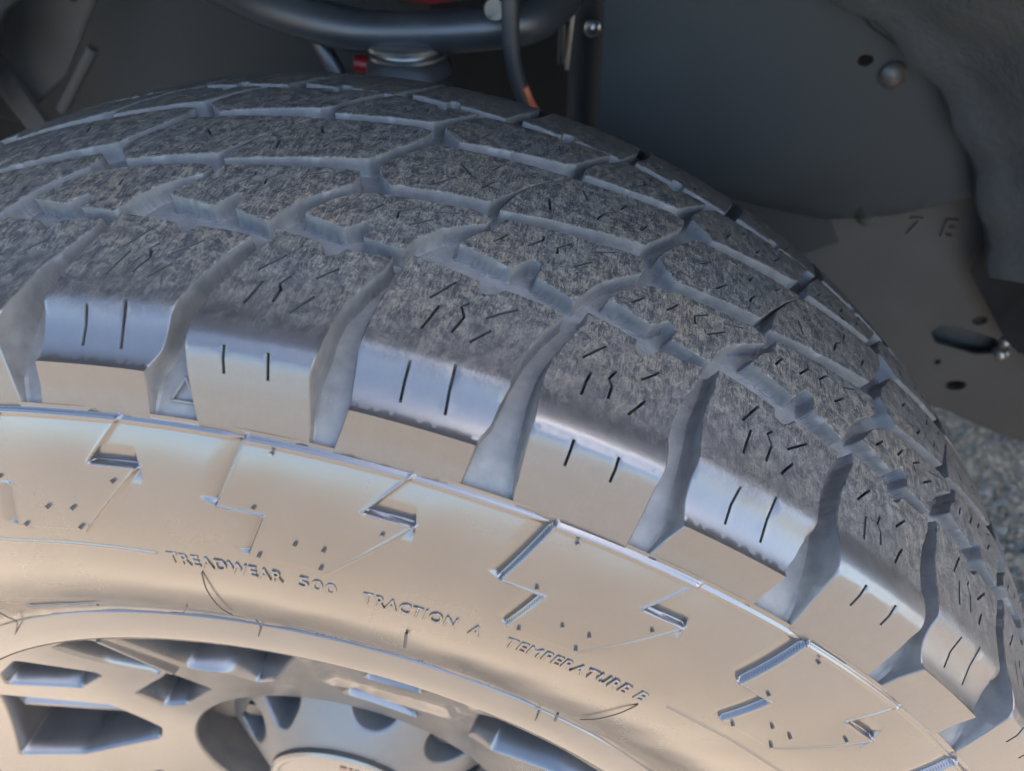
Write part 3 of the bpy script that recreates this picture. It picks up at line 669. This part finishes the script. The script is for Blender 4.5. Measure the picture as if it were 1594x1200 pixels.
# brake behind the spokes
brake = thing('brake', 'dark brake disc and caliper glimpsed through the wheel windows', 'brake')
revolve('brake_disc', [(.0, -.030), (.085, -.030), (.088, -.012), (.165, -.012), (.165, .012), (.09, .012)], M['steel_dark'], brake, 96, 30)
def hull_box(name, c, size, mat, parent, rot=(0, 0, 0), bev=.15):
    sx, sy, sz = [v / 2 for v in size]; b_ = min(size) * bev; co = []; 
    import bmesh
    bm = bmesh.new(); bmesh.ops.create_cube(bm, size=1); bmesh.ops.scale(bm, vec=size, verts=bm.verts)
    bmesh.ops.bevel(bm, geom=bm.edges[:], offset=b_, segments=2, affect='EDGES', profile=.6)
    me = bpy.data.meshes.new(name); bm.to_mesh(me); bm.free(); me.materials.append(mat)
    for p in me.polygons: p.use_smooth = True
    me.set_sharp_from_angle(angle=.6)
    o = link(name, me, parent); o.location = c; o.rotation_euler = rot; return o
hull_box('brake_caliper', W3(150, -72, -.02), (.075, .075, .15), M['steel_dark'], brake, (0, -1.25, 0), .2)

# ------------------------------------------------------------------ ground and car body around the wheel
g = np.array([[-40, -40, -.4005], [40, -40, -.4005], [40, 40, -.4005], [-40, 40, -.4005]])
o = link('ground', mesh_np('ground', g, [[0, 1, 2, 3]], mats=[M['ground']], smooth=False)); o['kind'] = 'structure'
# loose stones on the ground behind the tyre
sm = []
for i in range(5):
    import bmesh
    bm = bmesh.new(); bmesh.ops.create_icosphere(bm, subdivisions=1, radius=1)
    for v in bm.verts: v.co = v.co * random.uniform(.75, 1.15); v.co.z *= .6
    me = bpy.data.meshes.new('pebble'); bm.to_mesh(me); bm.free(); sm.append(me)
stv = []; stq = []; nb0 = 0
for i in range(5200):
    me = random.choice(sm); x, y = random.uniform(.45, 1.35), random.uniform(.2, 1.5); r = random.uniform(.0025, .0065) * (1.6 if random.random() < .06 else 1)
    a = random.uniform(0, 6.28); c_, s_ = math.cos(a), math.sin(a)
    v = np.array([tuple(q.co) for q in me.vertices]) * r
    v = np.stack([v[:, 0] * c_ - v[:, 1] * s_ + x, v[:, 0] * s_ + v[:, 1] * c_ + y, v[:, 2] - .4005 + r * .25], -1)
    stv.append(v); stq.append(np.array([tuple(p.vertices) for p in me.polygons]) + nb0); nb0 += len(v)
M['stone'] = plain('loose_stone', (.06, .06, .064), (.30, .28, .26), 150, .7, .9, .2)
o = link('gravel', mesh_np('gravel', np.concatenate(stv), tris=np.concatenate(stq), mats=[M['stone']], sharp=30)); o['kind'] = 'stuff'; o['label'] = 'grey gravel lying on the ground behind the tyre'; o['category'] = 'gravel'

# fender and hood, unseen, added and sized to shade the wheel arch and ground
car = thing('car_body', 'unseen dark car wing and hood added above the wheel arch for shade', 'car body')
XL, XR, ZT, YF = -1.6, 3.4, 1.30, -.065  # body height and side plane chosen to place the shadow edge
a = np.linspace(-90, 90, 61); RA = .60
inner = np.stack([RA * np.sin(a * D2R), np.full(61, YF), RA * np.cos(a * D2R)], -1)
out_ = []
for t in a:
    dx, dz = math.sin(t * D2R), math.cos(t * D2R)
    f = min((XR if dx > 0 else -XL) / (abs(dx) + 1e-9), ZT / (dz + 1e-9)) if dz > 1e-3 else (XR if dx > 0 else -XL)
    out_.append((dx * f, YF, max(dz * f, 0)))
out_ = np.array(out_); midr = inner * .7 + out_ * .3; midr[:, 1] -= .018
lip = inner.copy(); lip[:, 1] += .03; low1 = out_.copy()
co = np.concatenate([lip, inner, midr, out_]);
link('fender', mesh_np('fender', co, grid_quads(4, 61), mats=[M['body']], sharp=40), car)
for x0, x1 in ((XL, -RA), (RA, XR)):
    co = [(x0, YF, 0), (x1, YF, 0), (x1, YF, -.16), (x0, YF, -.16)]; link('rocker_panel', mesh_np('rocker_panel', co, [[0, 1, 2, 3]], mats=[M['body']], smooth=False), car)
xs = np.linspace(XL, XR, 9); ys = np.array([YF, YF + .05, .3, .9, 1.6, 1.85]); zz = np.array([ZT, ZT + .035, ZT + .06, ZT + .07, ZT + .06, ZT])
co = np.array([(x, y, z) for y, z in zip(ys, zz) for x in xs]); link('hood', mesh_np('hood', co, grid_quads(6, 9), mats=[M['body']]), car)
link('far_shade_panel', mesh_np('far_shade_panel', [(XL, 1.85, ZT), (XR, 1.85, ZT), (XR, 1.85, -.15), (XL, 1.85, -.15)], [[0, 1, 2, 3]], mats=[M['body']], smooth=False), car)  # unseen far side, added to keep sky light off the ground
link('back_shade_panel', mesh_np('back_shade_panel', [(XL, .62, ZT + .05), (XR, .62, ZT + .05), (XR, .62, -.02), (XL, .62, -.02)], [[0, 1, 2, 3]], mats=[M['void']], smooth=False), car)  # unseen, added to close the back against stray light

# wheel-arch liner: felt-faced, rolled inner edge
def liner_r(t, y): return .60 - .122 * np.clip((y + .06) / .32, 0, 1) + .006 * np.sin(t * .16 + 1) * np.clip((y + .05) / .3, 0, 1)
lt = np.arange(-96, 63, 1.5); ly = np.linspace(-.05, .262, 30)
LT, LY = np.meshgrid(lt, ly); LR = liner_r(LT, LY) + .003 * np.sin(LT * .9) * np.sin(LY * 60)
rim_ = np.clip((LY - .225) / .037, 0, 1); LR = LR - .010 * np.sin(rim_ * math.pi) + .016 * np.clip((LY - .25) / .012, 0, 1)
co = np.stack([LR * np.sin(LT * D2R), LY, LR * np.cos(LT * D2R)], -1).reshape(-1, 3)
o = link('wheel_arch_liner', mesh_np('wheel_arch_liner', co, grid_quads(len(ly), len(lt)), mats=[M['felt']])); tag(o, 'dark felt wheel-arch liner curling down at the upper right', 'liner')

def poly_sheet(name, pts, y_of, thickness, mat, parent, bevel=.0015, grid=.02, holes=()):
    """flat plate in x-z (metres) facing the camera side, with real thickness and holes"""
    P2 = np.array(pts) * 1000; hs = [np.array(h) * 1000 for h in holes]
    V, Tt, ring, hid, P, N = slab2d(P2, hs, grid * 500, grid * 1000, bevel * 1000)
    f = lambda q: np.array([y_of(a, c) for a, c in q / 1000])
    verts = [xz(V, f(V))]; n0 = len(V); quads = []; prev = np.array(ring)
    for off, dy in ((0, bevel), (0, thickness)):
        Q = P + N * off; verts.append(xz(Q, f(Q) + dy)); cur = n0 + np.arange(len(P)); n0 += len(P)
        quads.append(np.stack([prev, cur, np.roll(cur, -1), np.roll(prev, -1)], -1)); prev = cur
    for hl in hid:
        hl = np.array(hl); Q = V[hl]; verts.append(xz(Q, f(Q) + thickness)); cur = n0 + np.arange(len(hl)); n0 += len(hl)
        quads.append(np.stack([hl, cur, np.roll(cur, -1), np.roll(hl, -1)], -1))
    return link(name, mesh_np(name, np.concatenate(verts), np.concatenate(quads), Tt, [mat], sharp=40), parent)
def disc(cx, cz, rx, rz=None, n=16): rz = rz or rx; return [(cx + rx * math.cos(t), cz + rz * math.sin(t)) for t in np.arange(n) * 2 * math.pi / n]
def bolt(name, x, y, z, r, h, mat, parent=None, dome=True):
    prof = [(1, 0), (1, .35), (.85, .6), (.5, .9), (0, 1)] if dome else [(1, 0), (1, .9), (.9, 1), (0, 1)]
    n = 16; a = np.arange(n) * 2 * math.pi / n
    co = np.concatenate([np.stack([x + r * p * np.cos(a), np.full(n, y - h * q), z + r * p * np.sin(a)], -1) for p, q in prof])
    return link(name, mesh_np(name, co, grid_quads(len(prof), n, True), mats=[mat], sharp=40), parent)

shield = thing('splash_shield', 'smooth grey plastic inner splash shield behind the tyre with one domed rivet', 'splash shield', (0, 0, 0))
ysh = lambda x, z: .285 + .02 * max(0, (.30 - z) / .06) ** 2 * .5 - .02 * math.sin(min(1, max(0, (x - .11) / .3)) * math.pi / 2)
poly_sheet('shield_sheet', [(.1135, .60), (.1145, .40), (.119, .26), (.16, .243), (.215, .255), (.255, .246), (.300, .240), (.345, .250), (.40, .275), (.46, .33), (.47, .60)], ysh, .003, M['liner'], shield, .0015, .014, [disc(.2895, .3595, .005, .0038, 10)])
bolt('rivet', .3085, ysh(.3085, .352) - .0005, .352, .0086, .006, M['steel_dark'], shield)
o = poly_sheet('shield_overlap', [(.255, .46), (.262, .402), (.285, .380), (.31, .367), (.36, .365), (.40, .46)], lambda x, z: ysh(x, z) - .006, .004, M['liner'], shield, .002, .015)

frame = thing('frame_plate', 'brownish stamped frame plate with slot, holes and domed bolts at right', 'frame plate')
slot = [(.420, .130), (.425, .138), (.440, .139), (.475, .128), (.481, .120), (.478, .112), (.465, .110), (.428, .119)]
poly_sheet('plate', [(.20, .285), (.33, .300), (.47, .30), (.62, .20), (.62, .005), (.535, .012), (.47, .040), (.40, .060), (.30, .06), (.20, .10)], lambda x, z: .300 + .02 * (x - .3), .004, M['plate'], frame, .002, .02,
           [disc(.4545, .1455, .0062, .0046, 12), disc(.4620, .0735, .0092, .0058, 12), slot, disc(.437, .0985, .003, .003, 8)])
bolt('bolt', .449, .303, .192, .0085, .008, M['plate'], frame); bolt('bolt', .335, .301, .236, .0085, .008, M['plate'], frame)
bolt('rivet', .4830, .3035, .1265, .0055, .006, M['bolt'], frame); bolt('rivet', .4850, .3035, .1130, .0055, .006, M['bolt'], frame)
poly_sheet('gusset', [(.205, .262), (.235, .258), (.300, .243), (.318, .215), (.27, .19), (.205, .21)], lambda x, z: .291, .004, M['liner'], frame, .002, .02)
poly_sheet('hole_shade_sheet', [(.18, .30), (.60, .28), (.60, .025), (.535, .025), (.47, .050), (.40, .07), (.20, .10)], lambda x, z: .330, .003, M['void'], frame, .002, .03)  # near-black sheet added so the plate holes look shaded
poly_sheet('slot_recess', [(.412, .146), (.492, .146), (.492, .104), (.412, .104)], lambda x, z: .322, .004, M['plate'], frame, .002, .03)
# stamped characters on the plate, their dark shading painted as black letters
def stamp(txt, x, z, size):
    cu = bpy.data.curves.new('stamped_mark', 'FONT'); cu.body = txt; cu.size = size; cu.extrude = .0012; cu.resolution_u = 3
    ob = bpy.data.objects.new('tmp', cu); col.objects.link(ob); bpy.context.view_layer.update()
    me = bpy.data.meshes.new_from_object(ob.evaluated_get(bpy.context.evaluated_depsgraph_get())); bpy.data.objects.remove(ob); bpy.data.curves.remove(cu)
    me.materials.clear(); me.materials.append(M['black']); me.name = 'stamped_mark'
    o = link('stamped_mark', me, frame); o.matrix_world = Matrix.Translation((x, .3005, z)) @ Matrix.Rotation(math.pi / 2, 4, 'X') @ Matrix.Rotation(.0, 4, 'Z')
stamp('7', .366, .222, .022); stamp('E', .392, .222, .022)
# corrugated skirt end of the liner
sk = []
for i in range(13):
    t = i / 12; sk.append((.405 + .13 * t, .262 - .01 * math.sin(i * math.pi * 1.0) - .004 * (i % 2)))
xs = np.linspace(.412, .60, 30); zsk = np.linspace(0, 1, 10)
co = [(x, .272 + .004 * math.sin(x * 420), (.262 - (x - .412) * .62) - t * (.048 + .10 * min(1, (x - .405) / .06) * .35)) for t in zsk for x in xs]
o = link('liner_skirt', mesh_np('liner_skirt', co, grid_quads(10, 30), mats=[M['skirt']])); tag(o, 'black ribbed skirt hanging below the felt liner at right', 'liner skirt')

# suspension at the top of the picture
arm = thing('control_arm', 'black tubular upper control arm curving across the top behind the tyre', 'control arm')
tube('arm_tube', spline([(-.215, .30, .414), (-.15, .262, .397), (-.095, .236, .385), (-.04, .222, .377), (.01, .22, .378), (.045, .222, .381), (.072, .232, .384), (.095, .262, .392)], 8), .0165, M['arm'], arm, 20, True,
     rads=list(np.interp(np.linspace(0, 1, 57), [0, .25, .5, .75, .9, 1], [.019, .0150, .0125, .0128, .0135, .010])))
tube('arm_brace', spline([(-.075, .24, .37), (-.060, .235, .345), (-.055, .235, .32)], 5), .006, M['arm'], arm, 12)
bump = thing('bump_stop', 'black rubber bump stop with a bright metal washer under the control arm', 'bump stop')
def vlathe(name, x, y, prof, mat, parent, n=40):
    a = np.arange(n) * 2 * math.pi / n
    co = np.concatenate([np.stack([x + r * np.cos(a), y + r * np.sin(a), np.full(n, z)], -1) for r, z in prof])
    return link(name, mesh_np(name, co, grid_quads(len(prof), n, True)[:, ::-1], mats=[mat], sharp=35), parent)
vlathe('washer', -.006, .226, [(0, 0.3715), (.024, 0.3715), (.0265, 0.3700), (.0265, 0.3675), (.023, 0.3660), (.0235, 0.3650), (.0255, 0.3640), (.0255, 0.3620), (.02, .361), (0, .361)], M['bolt'], bump)
vlathe('rubber_stop', -.006, .226, [(0, .3615), (.024, .3612), (.028, .357), (.029, .352), (.0265, .348), (.029, .343), (.029, .335), (.024, .32), (.02, .30), (0, .30)], M['black'], bump)
o = tube('red_coil', [(-.05, .31, .392), (-.01, .31, .387), (.025, .32, .391)], .014, M['red'], None, 14); tag(o, 'bright red shock part behind the control arm at the top', 'shock absorber')
o = tube('red_bracket', [(-.052, .252, .347), (-.028, .252, .345)], .006, M['red'], None, 10); tag(o, 'small red bracket just above the tread centre', 'bracket')
o = bolt('arm_bolt', .0570, .205, .3985, .0065, .010, M['bolt'], None, False); tag(o, 'shiny hex bolt head above the control arm joint', 'bolt')
hose = thing('brake_hose', 'black hose with an orange sleeve stripe running down behind the tyre', 'hose')
hp_ = spline([(.066, .19, .46), (.067, .19, .41), (.068, .192, .375), (.074, .196, .35), (.086, .20, .328), (.098, .20, .305)], 8)
tube('hose', hp_, .0052, M['black'], hose, 14)
tube('sleeve_stripe', [(p[0] + .0040, p[1] - .0036, p[2] + .001) for p in hp_[22:40]], .0024, M['orange'], hose, 8)
strut = thing('strut', 'dark strut with pale metal rods in the gap beside the splash shield', 'strut')
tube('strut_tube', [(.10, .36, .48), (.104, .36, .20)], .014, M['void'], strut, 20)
tube('rod', [(.1005, .30, .46), (.092, .30, .335)], .0016, M['bolt'], strut, 10); tube('rod', [(.084, .33, .44), (.085, .33, .33)], .003, M['steel_dark'], strut, 10)
bolt('strut_nut', .1085, .31, .362, .0065, .006, M['bolt'], strut)
inner = thing('inner_panel', 'dark grey inner wheel-well panel with a small hole at upper left', 'panel')
poly_sheet('panel_sheet', [(-.60, .60), (-.60, .05), (-.05, .05), (-.02, .60)], lambda x, z: .40 + .03 * math.sin(x * 9), .004, M['liner'], inner, .002, .04)
poly_sheet('side_plate', [(-.55, .50), (-.262, .50), (-.275, .375), (-.335, .305), (-.40, .26), (-.55, .30)], lambda x, z: .315, .004, M['plate'], inner, .002, .03, [disc(-.302, .368, .0058, .0046, 12)])
o = bar('bracket_strap', (-.405, .300, .36), (-.352, .295, .235), .022, .006, M['plate'], None, .2); tag(o, 'brown steel strap slanting down at the far left edge', 'strap')
o = tube('bracket_rod', [(-.296, .31, .33), (-.345, .308, .278)], .0045, M['plate'], None, 10); tag(o, 'thin brown rod slanting beside the strap at left', 'rod')
